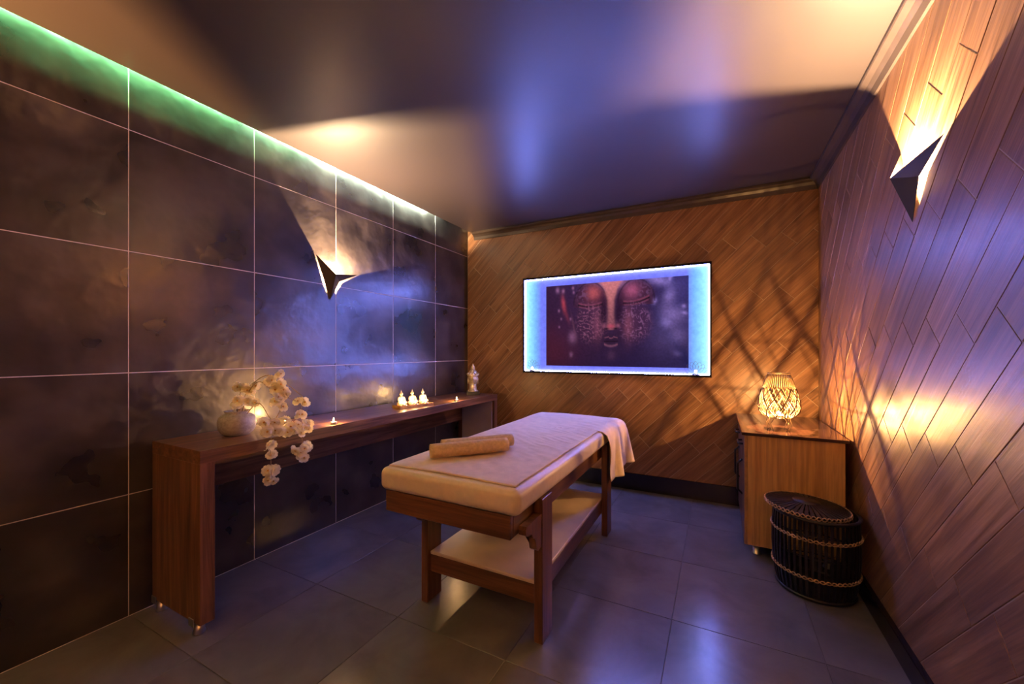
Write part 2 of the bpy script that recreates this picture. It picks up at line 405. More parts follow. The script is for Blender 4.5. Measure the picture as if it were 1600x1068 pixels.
# ------------------------------------------------------------------ lit picture box on the back wall
def face_print(nu=260, nv=156):
    """colours of the printed close-up of a carved stone face with closed eyes; u,v in picture pixels of the print (1038 x 610)"""
    x = np.linspace(262, 1300, nu)[None, :]; y = np.linspace(245, 855, nv)[:, None]
    x = x+0*y; y = y+0*x
    def g(cx, cy, sx, sy, rot=0):
        a = math.radians(rot); dx, dy = x-cx, y-cy
        return np.exp(-(((dx*math.cos(a)+dy*math.sin(a))/sx)**2+((-dx*math.sin(a)+dy*math.cos(a))/sy)**2))
    rng = np.random.RandomState(3)
    def nz(s, seed):
        r = np.random.RandomState(seed); h, w = nv//s+3, nu//s+3; a = r.rand(h, w)
        yy = np.linspace(0, h-2.01, nv); xx = np.linspace(0, w-2.01, nu)
        y0 = yy.astype(int); x0 = xx.astype(int); fy = (yy-y0)[:, None]; fx = (xx-x0)[None, :]
        return (a[y0][:, x0]*(1-fy)*(1-fx)+a[y0+1][:, x0]*fy*(1-fx)+a[y0][:, x0+1]*(1-fy)*fx+a[y0+1][:, x0+1]*fy*fx)
    col = np.zeros((nv, nu, 3))
    def add(m, c): col[...] += m[..., None]*np.array(c)
    def mixc(m, c):
        m = np.clip(m, 0, 1)[..., None]; col[...] = col*(1-m)+np.array(c)*m
    col += np.array((.055, .022, .075))
    t = (x-262)/1038
    add(t, (-.01, .02, .10)); add(g(330, 760, 220, 200), (.07, .008, -.005))
    # head mass
    mixc(g(780, 480, 300, 420)*.6, (.075, .03, .085))
    # right background bokeh
    for cx, cy, sx, sy, a in [(1180, 370, 40, 55, .6), (1200, 490, 80, 60, .55), (1160, 550, 40, 35, .6), (1080, 400, 16, 22, .9), (1110, 260, 90, 35, .7), (1185, 250, 14, 30, .8),
                              (1270, 445, 14, 14, .7), (1275, 490, 18, 10, .8), (1230, 640, 60, 60, .3), (1230, 760, 30, 18, .3), (1150, 640, 120, 130, .15)]:
        mixc(g(cx, cy, sx, sy, 20)*a, (.36, .30, .75))
    mixc(g(1255, 320, 60, 110)*.5, (.10, .085, .30))
    # left background dots and ear
    mixc(g(408, 390, 16, 60, -8)*.9, (.45, .09, .14)); mixc(g(432, 470, 14, 70, -18)*.5, (.28, .06, .11))
    for cx, cy, r in [(465, 503, 8), (370, 437, 9), (388, 500, 7), (485, 272, 9), (358, 280, 16), (490, 305, 8), (372, 560, 7), (480, 640, 30), (405, 290, 12), (468, 770, 14)]:
        mixc(g(cx, cy, r, r*1.4)*.6, (.42, .22, .42))
    mixc(g(490, 560, 8, 90, -12)*.4, (.28, .13, .2))
    # upper centre haze
    mixc(g(775, 250, 150, 45)*.8, (.42, .26, .48))
    # brow domes
    for cx, s in ((620, -1), (955, 1)):
        dome = 1/(1+np.exp((((x-cx)/125)**2+((y-390)/140)**2-1)*9))*(y < 420)
        mixc(dome*.85, (.085, .03, .075))
        mixc(g(cx+35*(-s)*0+ (25 if s < 0 else -30), 318, 55, 52)*.85, (.52, .15, .18) if s < 0 else (.42, .14, .28))
        rim = np.exp(-((np.sqrt(((x-cx)/128)**2+((y-400)/160)**2)-1)/.035)**2)*(y < 400)
        mixc(rim*.7, (.03, .012, .04))
        mixc(g(cx+s*60, 325, 45, 55)*.6*(nz(3, 5) > .52), (.22, .12, .25))
        # closed eye
        ex = (x-cx)/95; ey = y-(402+16*(1-ex**2)) + (0 if s < 0 else 14+16*ex)
        line = np.exp(-(ey/5.5)**2)*(abs(ex) < 1)
        mixc(np.exp(-((ey+13)/7)**2)*(abs(ex) < .95)*.55, (.36, .12, .2))
        mixc(line*.95, (.012, .006, .02))
        mixc(np.exp(-((ey-11)/6)**2)*(abs(ex) < .9)*.5, (.34, .13, .22))
        # cheek relief
        ck = np.clip(1/(1+np.exp((((x-(cx+(10 if s < 0 else -15)))/115)**2+((y-540)/140)**2-1)*5)), 0, 1)
        sp = np.abs(nz(3, 11+int(s))-.5)+np.abs(nz(5, 15+int(s))-.5)*.6
        mixc(ck*.5, (.12, .045, .11)); mixc(ck*np.clip(1-sp*4.5, 0, 1)*.85, (.42, .20, .32) if s < 0 else (.34, .19, .38))
        mixc(g(cx-s*55, 555, 34, 105)*.45, (.40, .15, .24))
    # dark flanks of the nose
    for cx in (722, 832): mixc(g(cx, 470, 32, 110)*.8, (.035, .012, .045))
    # nose
    half = np.interp(y[:, 0], [245, 300, 380, 480, 540, 580, 600], [80, 48, 24, 21, 27, 34, 5])[:, None]
    nose = 1/(1+np.exp((np.abs(x-776)-half)/5))*(y < 592)
    mixc(nose*np.clip(1.05-(y-245)/620, .4, 1), (.56, .24, .27)); mixc(nose*g(776, 520, 60, 60)*(nz(2, 21) > .5)*.4, (.2, .07, .12))
    mixc(g(776, 566, 24, 14)*.8, (.62, .12, .22))
    for cx in (724, 828): mixc(g(cx, 562, 15, 17)*.7, (.40, .16, .26)); mixc(g(cx+(18 if cx < 776 else -18), 582, 16, 6)*.9, (.012, .006, .02))
    # mouth
    mixc(g(776, 660, 85, 42)*.45, (.045, .018, .05))
    lip = np.exp(-((y-(640-np.abs(np.abs(x-776)-16)*-.28+ (np.abs(x-776) < 16)*8))/4)**2)*(abs(x-776) < 48); mixc(lip*.6, (.42, .18, .28))
    mixc(np.exp(-((y-(708-((x-776)/50)**2*14))/8)**2)*(abs(x-776) < 50)*.6, (.40, .19, .30))
    mixc(np.exp(-((y-674)/3)**2)*(abs(x-776) < 50)*.9, (.008, .004, .012))
    mixc(g(776, 775, 28, 34)*.35, (.24, .12, .24))
    col *= (.86+.28*nz(2, 31))[..., None]; col *= np.interp(y, [245, 600, 855], [1.05, .85, .6])[..., None]
    return np.clip(col, 0, 1)**1.25*1.25
def vcol_grid(name, x0, x1, z0, z1, y, cols, mat, parent, flip=False):
    nv, nu = cols.shape[:2]
    xs = np.linspace(x0, x1, nu); zs = np.linspace(z1, z0, nv)
    verts = [(float(a), y, float(b)) for b in zs for a in xs]
    faces = [(j*nu+i, (j+1)*nu+i, (j+1)*nu+i+1, j*nu+i+1) for j in range(nv-1) for i in range(nu-1)]
    n = len(verts)
    # give the print a thin back and edges
    ring = [i for i in range(nu)]+[(j+1)*nu-1 for j in range(1, nv)]+[(nv-1)*nu+i for i in range(nu-2, -1, -1)]+[j*nu for j in range(nv-2, 0, -1)]
    back = {}
    for r in ring:
        back[r] = len(verts); v = verts[r]; verts.append((v[0], y+.006, v[2]))
    for a, b in zip(ring, ring[1:]+ring[:1]): faces.append((a, b, back[b], back[a]))
    me = bpy.data.meshes.new(name); me.from_pydata(verts, [], faces)
    at = me.color_attributes.new('print', 'FLOAT_COLOR', 'POINT')
    full = np.ones((len(verts), 4), np.float32); full[:n, :3] = cols.reshape(-1, 3)
    for r in ring: full[back[r], :3] = (.05, .04, .08)
    at.data.foreach_set('color', full.ravel())
    return obj(name, me, mat, parent)
t = NT('print'); a = t.n('ShaderNodeVertexColor'); a.layer_name = 'print'
t.l(t.mix(1.0, a.outputs[0], (.45, .45, .45), 'MULTIPLY'), t.b.inputs['Base Color']); t.l(a.outputs[0], t.b.inputs['Emission Color']); t.set(Emission_Strength=.50, Roughness=.6, Specular_IOR_Level=.1)
# diffuser panel that glows behind the print
t = NT('glow_panel'); v = t.coord(rand=False); n1 = t.noise(v, 3, 5, .6); n2 = t.noise(v, 30, 4, .6)
sx = t.n('ShaderNodeSeparateXYZ'); tc = t.n('ShaderNodeTexCoord'); t.l(tc.outputs['Object'], sx.inputs[0])
ab = t.n('ShaderNodeMath', operation='ABSOLUTE'); t.l(sx.outputs[0], ab.inputs[0])
e = t.ramp(ab.outputs[0], [(.0, (.10, .10, .50)), (.70, (.12, .14, .62)), (.765, (.13, .34, .62)), (.90, (.30, .80, 1.0))])
e = t.mix(.35, e, t.ramp(n2, [(.35, (.55, .55, .7)), (.65, (1.1, 1.1, 1.1))]), 'MULTIPLY')
t.l(e, t.b.inputs['Emission Color']); t.set(Emission_Strength=BOX_E*.45, Base_Color=(.02, .02, .04), Roughness=.9, Specular_IOR_Level=0.0)
bx0, bx1, bz0, bz1 = -1.85, -.05, 1.08, 2.08
pb = thing('picture_light_box', 'wide black-framed light box on the plank wall glowing blue round a carved face print', 'light box', ((bx0+bx1)/2, YB, (bz0+bz1)/2))
bw, bh = (bx1-bx0)/2, (bz1-bz0)/2; D = .05
obj('back_panel', box(-bw+.015, bw-.015, -.016, -.004, -bh+.019, bh-.019), 'glow_panel', pb)
for nm, b in (('frame', (-bw, bw, -D, -.001, bh-.018, bh)), ('frame', (-bw, bw, -D, -.001, -bh, -bh+.018)),
              ('frame', (-bw, -bw+.014, -D, -.001, -bh+.018, bh-.018)), ('frame', (bw-.014, bw, -D, -.001, -bh+.018, bh-.018))):
    obj(nm, box(*b), 'frame_black', pb)
for b in ((-bw+.016, bw-.016, -.030, -.020, bh-.0265, bh-.0185), (-bw+.016, bw-.016, -.030, -.020, -bh+.0185, -bh+.0265),
          (-bw+.0145, -bw+.0225, -.030, -.020, -bh+.028, bh-.028), (bw-.0225, bw-.0145, -.030, -.020, -bh+.028, bh-.028)):
    obj('edge_light', box(*b), 'box_led', pb)
pc = vcol_grid('face_print', -1.59-(bx0+bx1)/2, -.232-(bx0+bx1)/2, 1.158-1.58, 1.978-1.58, -.026, face_print(), 'print', pb)
pc['label'] = 'printed close-up of a carved stone face with closed eyes'
# little wire lotus lights standing in the two lower corners
def lotus(px, label):
    th = thing('wire_lotus_light', label, 'light', (px, YB-.038, bz0+.0182), 0, 'wire lotus lights in the light box')
    bm = bmesh.new()
    for k in range(7):
        a = (k-3)*.40
        tip = Vector((math.sin(a)*.095, 0, .02+math.cos(a)*.10)); base = Vector((0, 0, .008))
        side = Vector((math.cos(a), 0, -math.sin(a)))*.024; mid = base.lerp(tip, .55)
        add_tube(bm, smooth_path([base, mid+side, tip, mid-side, base], 5), .0013, 4)
    add_tube(bm, [(-.03, 0, .004), (.03, 0, .004)], .004, 6)
    obj('wire_petals', bm, 'wire', th)
    obj('lamp_bulb', add_ell(bmesh.new(), (0, 0, .03), (.012, .012, .016), 10), 'lotus_bulb', th, True)
emit('lotus_bulb', (.9, .95, 1), 12)
lotus(-1.745, 'small wire lotus light in the glowing corner of the light box nearest the slate wall')
lotus(-.175, 'small wire lotus light in the glowing corner of the light box nearest the cabinet')

# ------------------------------------------------------------------ folded metal sconces
SP = {'T1': (-.117, .133, .006), 'T2': (.255, .044, .006), 'T3': (.001, -.189, .006), 'N': (.080, -.035, .012), 'P': (0, 0, .074)}
def sconce(name, loc, side, label):
    """built facing local +x (out of the wall); local y = viewer's right, z up"""
    rz = 0 if side == 'left' else math.pi
    th = thing(name, label, 'wall lamp', loc, rz, 'folded metal wall lamps')
    p = {k: Vector((w, u, v)) for k, (u, v, w) in SP.items()}
    def sheet(tri):
        bm = bmesh.new(); n = (tri[1]-tri[0]).cross(tri[2]-tri[0]).normalized()
        if n.x < 0: n = -n
        f = [bm.verts.new(v) for v in tri]; b = [bm.verts.new(v-n*.0016) for v in tri]
        bm.faces.new(f); bm.faces.new(b[::-1])
        for k in range(3): bm.faces.new((f[k], b[k], b[(k+1) % 3], f[(k+1) % 3]))
        return bm
    for a in (('T1', 'P', 'T3'), ('P', 'N', 'T3'), ('P', 'T2', 'N')):
        obj('folded_plate', sheet([p[k] for k in a]), 'sconce_metal', th)
    obj('mounting_bar', box(0.0005, .008, -.012, .012, -.12, -.02, bev=.002), 'sconce_metal', th)
    bl = Vector((.030, .004, -.045))
    obj('bulb', add_ell(bmesh.new(), bl, (.009, .009, .016), 12), 'bulb', th, True)
    ld = bpy.data.lights.new('sconce_light', 'POINT'); ld.energy = SCONCE_W; ld.color = WARM; ld.shadow_soft_size = .004
    if loc[1] < 0: ld.energy *= 2.7; ld.color = (1.0, .50, .18)
    lo = bpy.data.objects.new('sconce_light', ld); C.objects.link(lo); lo.parent = th; lo.location = bl+Vector((.005, -.002, .024))
    return th
sconce('wall_sconce', (XL, 2.015, 1.874), 'left', 'folded dark metal wall lamp shining up the slate tile wall')
sconce('wall_sconce', (XR, 2.16, 2.014), 'right', 'folded dark metal wall lamp glaring on the plank wall')
sconce('wall_sconce', (XL, -.75, 1.87), 'left', 'folded dark metal wall lamp on the slate wall behind the viewer')
sconce('wall_sconce', (XR, -.75, 1.95), 'right', 'folded dark metal wall lamp on the plank wall behind the viewer')

# ------------------------------------------------------------------ console table
cx0, cx1, cy0, cy1, ct = -2.555, -2.095, .955, 3.70, .85
TH = .062
con = thing('console_table', 'long walnut waterfall console table along the slate tile wall', 'console table', ((cx0+cx1)/2, (cy0+cy1)/2, 0))
hx, hy = (cx1-cx0)/2, (cy1-cy0)/2
obj('table_top', box(-hx, hx, -hy, hy, ct-TH, ct, bev=.0015), 'walnut_y', con)
for s in (-1, 1):
    y0, y1 = (-hy, -hy+TH) if s < 0 else (hy-TH, hy)
    lg = obj('side_panel', box(-hx, hx, y0, y1, .052, ct-TH, bev=.0015), 'walnut_z', con)
obj('apron', box(-hx+.035, -hx+.057, -hy+TH, hy-TH-.0, .556, ct-TH), 'walnut_y', con)
obj('inner_lining', box(-hx+.06, hx-.025, hy-TH-.012, hy-TH, .10, ct-TH-.012), 'white_panel', con, label='pale grey lining board of the far side')
for sx_ in (-1, 1):
    for s in (-1, 1):
        fx = sx_*(hx-.05); fy = s*(hy-.02)
        ft = obj('foot', lathe([(0, 0), (.024, 0), (.026, .006), (.022, .016), (.019, .05), (0, .05)], 20, fx, fy, 0), 'steel', con, True)
        obj('foot_bracket', box(fx-.022, fx+.022, fy-.006+s*.028, fy-.003+s*.028, .046, .082), 'steel', ft)
tag(obj('cable_clip', box(-2.5795, -2.566, 1.78, 1.845, .548, .562, bev=.003), 'white_plastic'), 'small white plastic cable clip under the console apron', 'cable clip')

# ------------------------------------------------------------------ vase and blossom
vx, vy = -2.345, 1.245
prof = [(0, 0), (.058, 0), (.062, .004), (.076, .016), (.086, .036), (.090, .058), (.089, .08), (.083, .098), (.070, .109), (.058, .114), (.055, .120), (.061, .128), (.061, .131), (.056, .131),
        (.050, .121), (.054, .112), (.078, .098), (.083, .06), (.07, .015), (0, .012)]
vase = obj('vase', lathe(prof, 96, mod=lambda a, z: 1+(.012*math.cos(a*48) if .008 < z < .04 else 0)), 'stoneware', None, True)
vase.location = (vx, vy, ct); tag(vase, 'round mottled grey stoneware vase on the walnut console', 'vase')

def zp(u, v, X): return pix(220+u/4.45, 560+v/4.45, 0, X)
stems = [
    [(690, 400, -2.345), (700, 330, -2.34), (735, 240, -2.30), (790, 165, -2.25), (890, 115, -2.18), (1010, 175, -2.12), (1090, 235, -2.08), (1130, 275, -2.05), (1118, 340, -2.045), (1112, 480, -2.045), (1122, 570, -2.04), (1118, 690, -2.04)],
    [(700, 400, -2.345), (720, 320, -2.32), (770, 200, -2.25), (830, 160, -2.2), (900, 205, -2.14), (965, 195, -2.10), (985, 290, -2.07), (960, 380, -2.06), (905, 470, -2.05), (906, 560, -2.045), (900, 650, -2.04), (906, 740, -2.04), (898, 850, -2.04)],
    [(690, 395, -2.345), (670, 330, -2.34), (690, 250, -2.32), (690, 195, -2.30)],
    [(720, 370, -2.33), (810, 310, -2.22), (890, 400, -2.10), (930, 440, -2.06)],
    [(965, 200, -2.10), (1020, 265, -2.08), (1090, 300, -2.06)],
]
branch = thing('blossom_branch', 'arching branch of cream cherry blossom drooping from the stoneware vase', 'flower branch', (vx, vy, ct))
B0 = Vector((vx, vy, ct))
for k, st in enumerate(stems):
    pts = [zp(*q)-B0 for q in st]
    if st[0][1] > 360: pts[0] = Vector((pts[0].x*.2, pts[0].y*.2, .05)); 
    P = smooth_path(pts, 6); n = len(P)
    obj('stem', tube(P, [.0028*(1-.6*i/n) for i in range(n)], 6), 'stem', branch, True)
def blossom_mesh():
    bm = bmesh.new()
    for lay, (R, tilt, n, off) in enumerate(((.030, .16, 5, 0), (.020, .50, 5, .6))):
        for k in range(n):
            a = off+2*math.pi*k/n; rows = []
            for i, (rr, wd) in enumerate(((.12, .18), (.45, .62), (.8, .78), (1.0, .40))):
                row = []
                for j in (-1, 0, 1):
                    r = R*rr; w = R*wd*j*.5*1.3
                    z = math.sin(tilt)*r*(1.0+.2*i)+(.12*R*abs(j)*(1 if lay else .6))-(.25*R*(rr > .9))*(lay == 0)
                    if i == 3 and j == 0: r *= .92
                    x = math.cos(tilt)*r
                    row.append(bm.verts.new((x*math.cos(a)-w*math.sin(a), x*math.sin(a)+w*math.cos(a), z)))
                rows.append(row)
            for p, q in zip(rows, rows[1:]):
                for j in range(2): bm.faces.new((p[j], p[j+1], q[j+1], q[j]))
    bmesh.ops.recalc_face_normals(bm, faces=bm.faces)
    nf = len(bm.faces)
    add_ell(bm, (0, 0, .005), (.005, .005, .006), 6)
    me = bpy.data.meshes.new('blossom'); bm.to_mesh(me); bm.free()
    me.materials.append(M['petal']); me.materials.append(M['stamen'])
    for i, p in enumerate(me.polygons): p.use_smooth = True; p.material_index = 0 if i < nf else 1
    return me
BM = blossom_mesh()
bl_pts = [(690, 190, -2.32), (660, 195, -2.33), (720, 205, -2.31), (795, 190, -2.26), (760, 235, -2.28), (775, 205, -2.27), (700, 300, -2.33), (765, 300, -2.27), (690, 355, -2.34), (735, 215, -2.29), (795, 305, -2.24), (660, 330, -2.34), (680, 295, -2.32), (745, 290, -2.29),
          (885, 165, -2.16), (955, 120, -2.14), (975, 105, -2.13), (930, 190, -2.13), (975, 178, -2.11), (910, 150, -2.15), (940, 215, -2.11),
          (990, 215, -2.09), (985, 255, -2.08), (940, 270, -2.08), (935, 300, -2.08), (985, 335, -2.07), (960, 290, -2.07), (1000, 240, -2.08),
          (850, 440, -2.06), (925, 440, -2.05), (1000, 425, -2.05), (870, 505, -2.04), (935, 495, -2.04), (965, 500, -2.04), (900, 450, -2.05), (960, 445, -2.05), (890, 490, -2.04),
          (880, 600, -2.04), (910, 600, -2.035), (900, 675, -2.04), (915, 665, -2.04), (885, 780, -2.04), (920, 775, -2.04), (880, 850, -2.04), (915, 845, -2.04), (900, 800, -2.04),
          (1090, 300, -2.06), (1145, 298, -2.05), (1085, 385, -2.05), (1115, 390, -2.04), (1035, 475, -2.05), (1090, 460, -2.04), (1150, 450, -2.04), (1060, 495, -2.04), (1160, 490, -2.04), (1115, 520, -2.04), (1030, 515, -2.04), (1170, 460, -2.04), (1120, 480, -2.035),
          (1085, 635, -2.04), (1155, 610, -2.04), (1130, 625, -2.035), (1095, 690, -2.04), (1130, 690, -2.04), (1115, 650, -2.035)]
rb = random.Random(4)
for u, v, X in bl_pts:
    o = bpy.data.objects.new('blossom', BM); C.objects.link(o); o.parent = branch
    o.location = zp(u, v, X)-B0+Vector((rb.uniform(-.006, .012), 0, 0))
    out = Vector((rb.uniform(.1, 1.2), rb.uniform(-1.2, .4), rb.uniform(-.5, .9))).normalized()
    o.rotation_mode = 'QUATERNION'; o.rotation_quaternion = out.to_track_quat('Z', 'Y') @ Quaternion((0, 0, 1), rb.uniform(0, 6.28))
    s = rb.uniform(.85, 1.15); o.scale = (s, s, s)

# ------------------------------------------------------------------ tea lights, figurines, head
def tealight(loc, label, w=CANDLE_W):
    w = w*random.uniform(.9, 1.1)
    th = thing('tealight_candle', label, 'candle', loc, 0, 'tealight candles')
    obj('cup', lathe([(0, 0), (.018, 0), (.019, .001), (.019, .0155), (.0182, .0155), (.0182, .002), (0, .002)], 24), 'steel', th, True)
    obj('wax', lathe([(.0178, .0022), (.0178, .012), (.010, .0122), (0, .0118)], 20), 'wax', th, True)
    obj('wick', tube([(0, 0, .0117), (.0004, 0, .018)], .0006, 5), 'black_metal', th)
    obj('flame', lathe([(0, .0155), (.0025, .018), (.0042, .023), (.0035, .029), (.0015, .036), (0, .041)], 12), 'flame', th, True)
    ld = bpy.data.lights.new('candle_light', 'POINT'); ld.energy = w; ld.color = FLAME; ld.shadow_soft_size = .006
    lo = bpy.data.objects.new('candle_light', ld); C.objects.link(lo); lo.parent = th; lo.location = (0, 0, .048)
tealight((-2.14, 1.70, ct), 'lit tealight alone on the console right of the blossoms')
tealight((-2.44, 1.585, ct), 'lit tealight hidden behind the blossoms close to the slate wall', 1.3)
tealight((-2.125, 3.00, ct), 'lit tealight on the console between the figurine tray and the head statue')
# figurine tray
ty = thing('figurine_tray', 'low wooden tray carrying three small seated figurines and candles', 'tray', (-2.235, 2.545, ct), math.radians(-14))
obj('tray_base', box(-.055, .055, -.16, .16, .004, .014, bev=.002), 'tray_wood', ty)
for b in ((-.058, -.053, -.163, .163), (.053, .058, -.163, .163), (-.053, .053, -.163, -.158), (-.053, .053, .158, .163)):
    obj('tray_rim', box(b[0], b[1], b[2], b[3], .0, .022, bev=.001), 'tray_wood', ty)
def figurine_mesh():
    bm = bmesh.new()
    add_ell(bm, (0, 0, .008), (.030, .036, .009), 16)                    # plinth
    add_ell(bm, (.004, 0, .022), (.026, .042, .014), 16)                 # folded legs
    for s in (-1, 1):
        add_ell(bm, (.012, s*.030, .024), (.016, .017, .012), 12)        # knees
        add_tube(bm, smooth_path([(0, s*.021, .070), (.002, s*.029, .052), (.012, s*.026, .036), (.022, s*.008, .030)], 4), [.0085, .008, .008, .0078, .0075, .007, .007, .0068, .0065, .0062, .006, .006, .006], 8)
        add_ell(bm, (0, s*.0125, .094), (.003, .003, .008), 8)           # ears
    add_ell(bm, (-.002, 0, .046), (.016, .020, .030), 14)                # torso
    add_ell(bm, (-.002, 0, .068), (.013, .023, .010), 14)                # shoulders
    add_ell(bm, (0, 0, .080), (.006, .006, .010), 10)                    # neck
    add_ell(bm, (0, 0, .095), (.0115, .0115, .0145), 14)                 # head
    add_ell(bm, (.011, 0, .094), (.003, .0025, .004), 8)                 # nose
    add_ell(bm, (-.001, 0, .109), (.007, .007, .006), 10)                # hair knot
    add_lathe(bm, [(0, .108), (.004, .110), (.0035, .118), (.0015, .126), (0, .132)], 10)
    return bm
fm = figurine_mesh(); fme = bpy.data.meshes.new('seated_figurine'); bmesh.ops.recalc_face_normals(fm, faces=fm.faces); fm.to_mesh(fme); fm.free(); fme.materials.append(M['cream_ceramic'])
RT = Matrix.Translation((-2.235, 2.545, ct)) @ Matrix.Rotation(math.radians(-14), 4, 'Z')
fl_lab = ['seated cream figurine on the tray, the one nearest the vase', 'seated cream figurine in the middle of the tray', 'seated cream figurine on the tray, the one nearest the head statue']
cd_lab = ['lit tealight on the tray before the figurine nearest the vase', 'lit tealight on the tray before the middle figurine', 'lit tealight on the tray before the figurine nearest the head statue']
for k, y in enumerate((-.105, 0, .105)):
    o = bpy.data.objects.new('seated_figurine', fme); C.objects.link(o); tag(o, fl_lab[k], 'figurine', 'seated figurines on the tray')
    o.matrix_world = RT @ Matrix.Translation((-.018, y, .0145)); 
    md = o.modifiers.new('merge', 'REMESH'); md.mode = 'VOXEL'; md.voxel_size = .0016; md.use_smooth_shade = True
    p = RT @ Vector((.034, y-.004, .0142)); tealight(p, cd_lab[k], .6)

# carved head on a black block
hd = thing('head_statue', 'bronze serene head statue with pointed crown on a black block', 'statue', (-2.285, 3.52, ct), math.radians(-55))
hd.scale = (1.12, 1.12, 1.06)
obj('block', box(-.055, .055, -.06, .06, 0, .035, bev=.002), 'black_metal', hd)
def head_mesh():
    bm = bmesh.new(); nu, nv = 56, 44; rows = []
    for j in range(nv+1):
        ph = math.pi*j/nv; row = []
        for i in range(nu):
            th = 2*math.pi*i/nu
            x, y, z = math.sin(ph)*math.cos(th), math.sin(ph)*math.sin(th), math.cos(ph)
            jaw = 1-.30*max(0, -z)**1.4
            px, py, pz = .050*x*jaw, .046*y*jaw, .072*z
            if x > 0:
                G = lambda cy, cz, sy, sz: math.exp(-((py-cy)/sy)**2-((pz-cz)/sz)**2)
                f = .010*G(0, -.006, .0055, .014)+.006*G(0, .012, .005, .02)-.005*G(.017, .010, .010, .008)-.005*G(-.017, .010, .010, .008)
                f += .0045*G(.017, .008, .009, .004)+.0045*G(-.017, .008, .009, .004)+.004*G(.018, .021, .013, .004)+.004*G(-.018, .021, .013, .004)
                f += .005*G(0, -.028, .012, .0035)+.0048*G(0, -.036, .009, .0035)-.003*G(0, -.032, .014, .0018)+.005*G(0, -.055, .012, .010)
                px += f*min(1, x*1.6)
            row.append(bm.verts.new((px, py, pz+.155)))
        rows.append(row)
    for a, b in zip(rows, rows[1:]):
        for i in range(nu):
            try: bm.faces.new((a[i], a[(i+1) % nu], b[(i+1) % nu], b[i]))
            except Exception: pass
    bmesh.ops.remove_doubles(bm, verts=bm.verts, dist=1e-5)
    return bm
obj('face', head_mesh(), 'bronze', hd, True)
obj('neck', lathe([(0, .035), (.048, .035), (.046, .042), (.034, .06), (.032, .09), (.036, .115), (0, .115)], 28), 'bronze', hd, True)
for s in (-1, 1):
    obj('ear', add_ell(bmesh.new(), (-.004, s*.046, .140), (.009, .006, .034), 12), 'bronze', hd, True)
obj('crown_band', lathe([(.046, .186), (.052, .188), (.054, .196), (.051, .204), (.045, .206)], 32), 'bronze', hd, True)
for k in range(11):
    a = 2*math.pi*k/11; h = .030 if k in (0,) else .022
    obj('crown_point', lathe([(.011, 0), (.012, .006), (.008, h*.6), (0, h)], 8, .048*math.cos(a), .048*math.sin(a), .200), 'bronze', hd, True)
obj('hair_knot', lathe([(.040, .205), (.036, .225), (.026, .243), (.018, .250), (.020, .262), (.017, .275), (.010, .286), (.006, .300), (0, .312)], 24, mod=lambda a, z: 1+.05*math.cos(a*12)), 'bronze', hd, True)

# ------------------------------------------------------------------ massage bed
bed = thing('massage_bed', 'wooden massage bed with cream padded top and lower shelf', 'massage bed', (0, 0, 0))
fx0, fx1, fy0, fy1 = -1.405, -.735, 1.405, 3.17
def P_(name, b, mat, bev=.003): return obj(name, box(*b, bev=bev), mat, bed)
P_('end_rail', (fx0, fx1, fy0, fy0+.025, .55, .648), 'mahogany_x'); P_('end_rail', (fx0, fx1, fy1-.025, fy1, .55, .648), 'mahogany_x')
P_('side_rail', (fx1-.025, fx1, fy0+.0255, fy1-.0255, .55, .648), 'mahogany_y'); P_('side_rail', (fx0, fx0+.025, fy0+.0255, fy1-.0255, .55, .648), 'mahogany_y')
P_('bed_board', (fx0+.026, fx1-.026, fy0+.026, fy1-.026, .62, .645), 'mahogany_y')
LEG = {}
for nm, x0, x1 in (('l', -1.380, -1.338), ('r', fx1+.0005, -.692)):
    for y0, y1 in ((1.630, 1.748), (2.795, 2.910)):
        top = .648 if nm == 'r' else .5495
        P_('leg', (x0, x1, y0, y1, 0, top), 'mahogany_z')
        # scrolled bracket in front of / behind the leg
        s = -1 if y0 < 2 else 1; yb = y0 if s < 0 else y1
        out = [(0, 0), (.118, 0), (.125, -.010), (.122, -.026), (.108, -.034), (.088, -.033), (.078, -.040), (.070, -.055), (.058, -.060), (.050, -.066), (.046, -.085), (.040, -.105), (.028, -.114), (.012, -.112), (0, -.112)]
        zt = .549 if nm == 'l' else .585
        kb = 1.0 if nm == 'l' else 1.3
        out = [(a*kb, b*kb) for a, b in out]
        xa, xb = (x0+.004, x1-.004)
        bm = bmesh.new()
        f = [bm.verts.new((xa, yb+s*(a+.0005), zt+b)) for a, b in out]; g = [bm.verts.new((xb, yb+s*(a+.0005), zt+b)) for a, b in out]
        bm.faces.new(f); bm.faces.new(g[::-1])
        for k in range(len(out)): bm.faces.new((f[k], f[(k+1) % len(out)], g[(k+1) % len(out)], g[k]))
        bmesh.ops.triangulate(bm, faces=[q for q in bm.faces if len(q.verts) > 4])
        obj('scroll_bracket', bm, 'mahogany_z', bed)
P_('shelf_rail', (-1.337, fx1, 1.655, 1.680, .155, .246), 'mahogany_x'); P_('shelf_rail', (-1.337, fx1, 2.86, 2.885, .155, .246), 'mahogany_x')
P_('shelf_rail', (fx1-.026, fx1-.001, 1.681, 2.859, .155, .246), 'mahogany_y'); P_('shelf_rail', (-1.337, -1.312, 1.681, 2.859, .155, .246), 'mahogany_y')
P_('shelf_board', (-1.337, fx1, 1.650, 2.89, .247, .264), 'board_cream', .004)
bm = box(-1.432, -.690, 1.385, 3.20, .649, .757, bev=.034, seg=5)
bmesh.ops.subdivide_edges(bm, edges=[e for e in bm.edges if e.calc_length() > .4], cuts=14, use_grid_fill=True)
mt = auto(obj('mattress', bm, 'leather', bed), 60); mt['label'] = 'cream padded leatherette top'

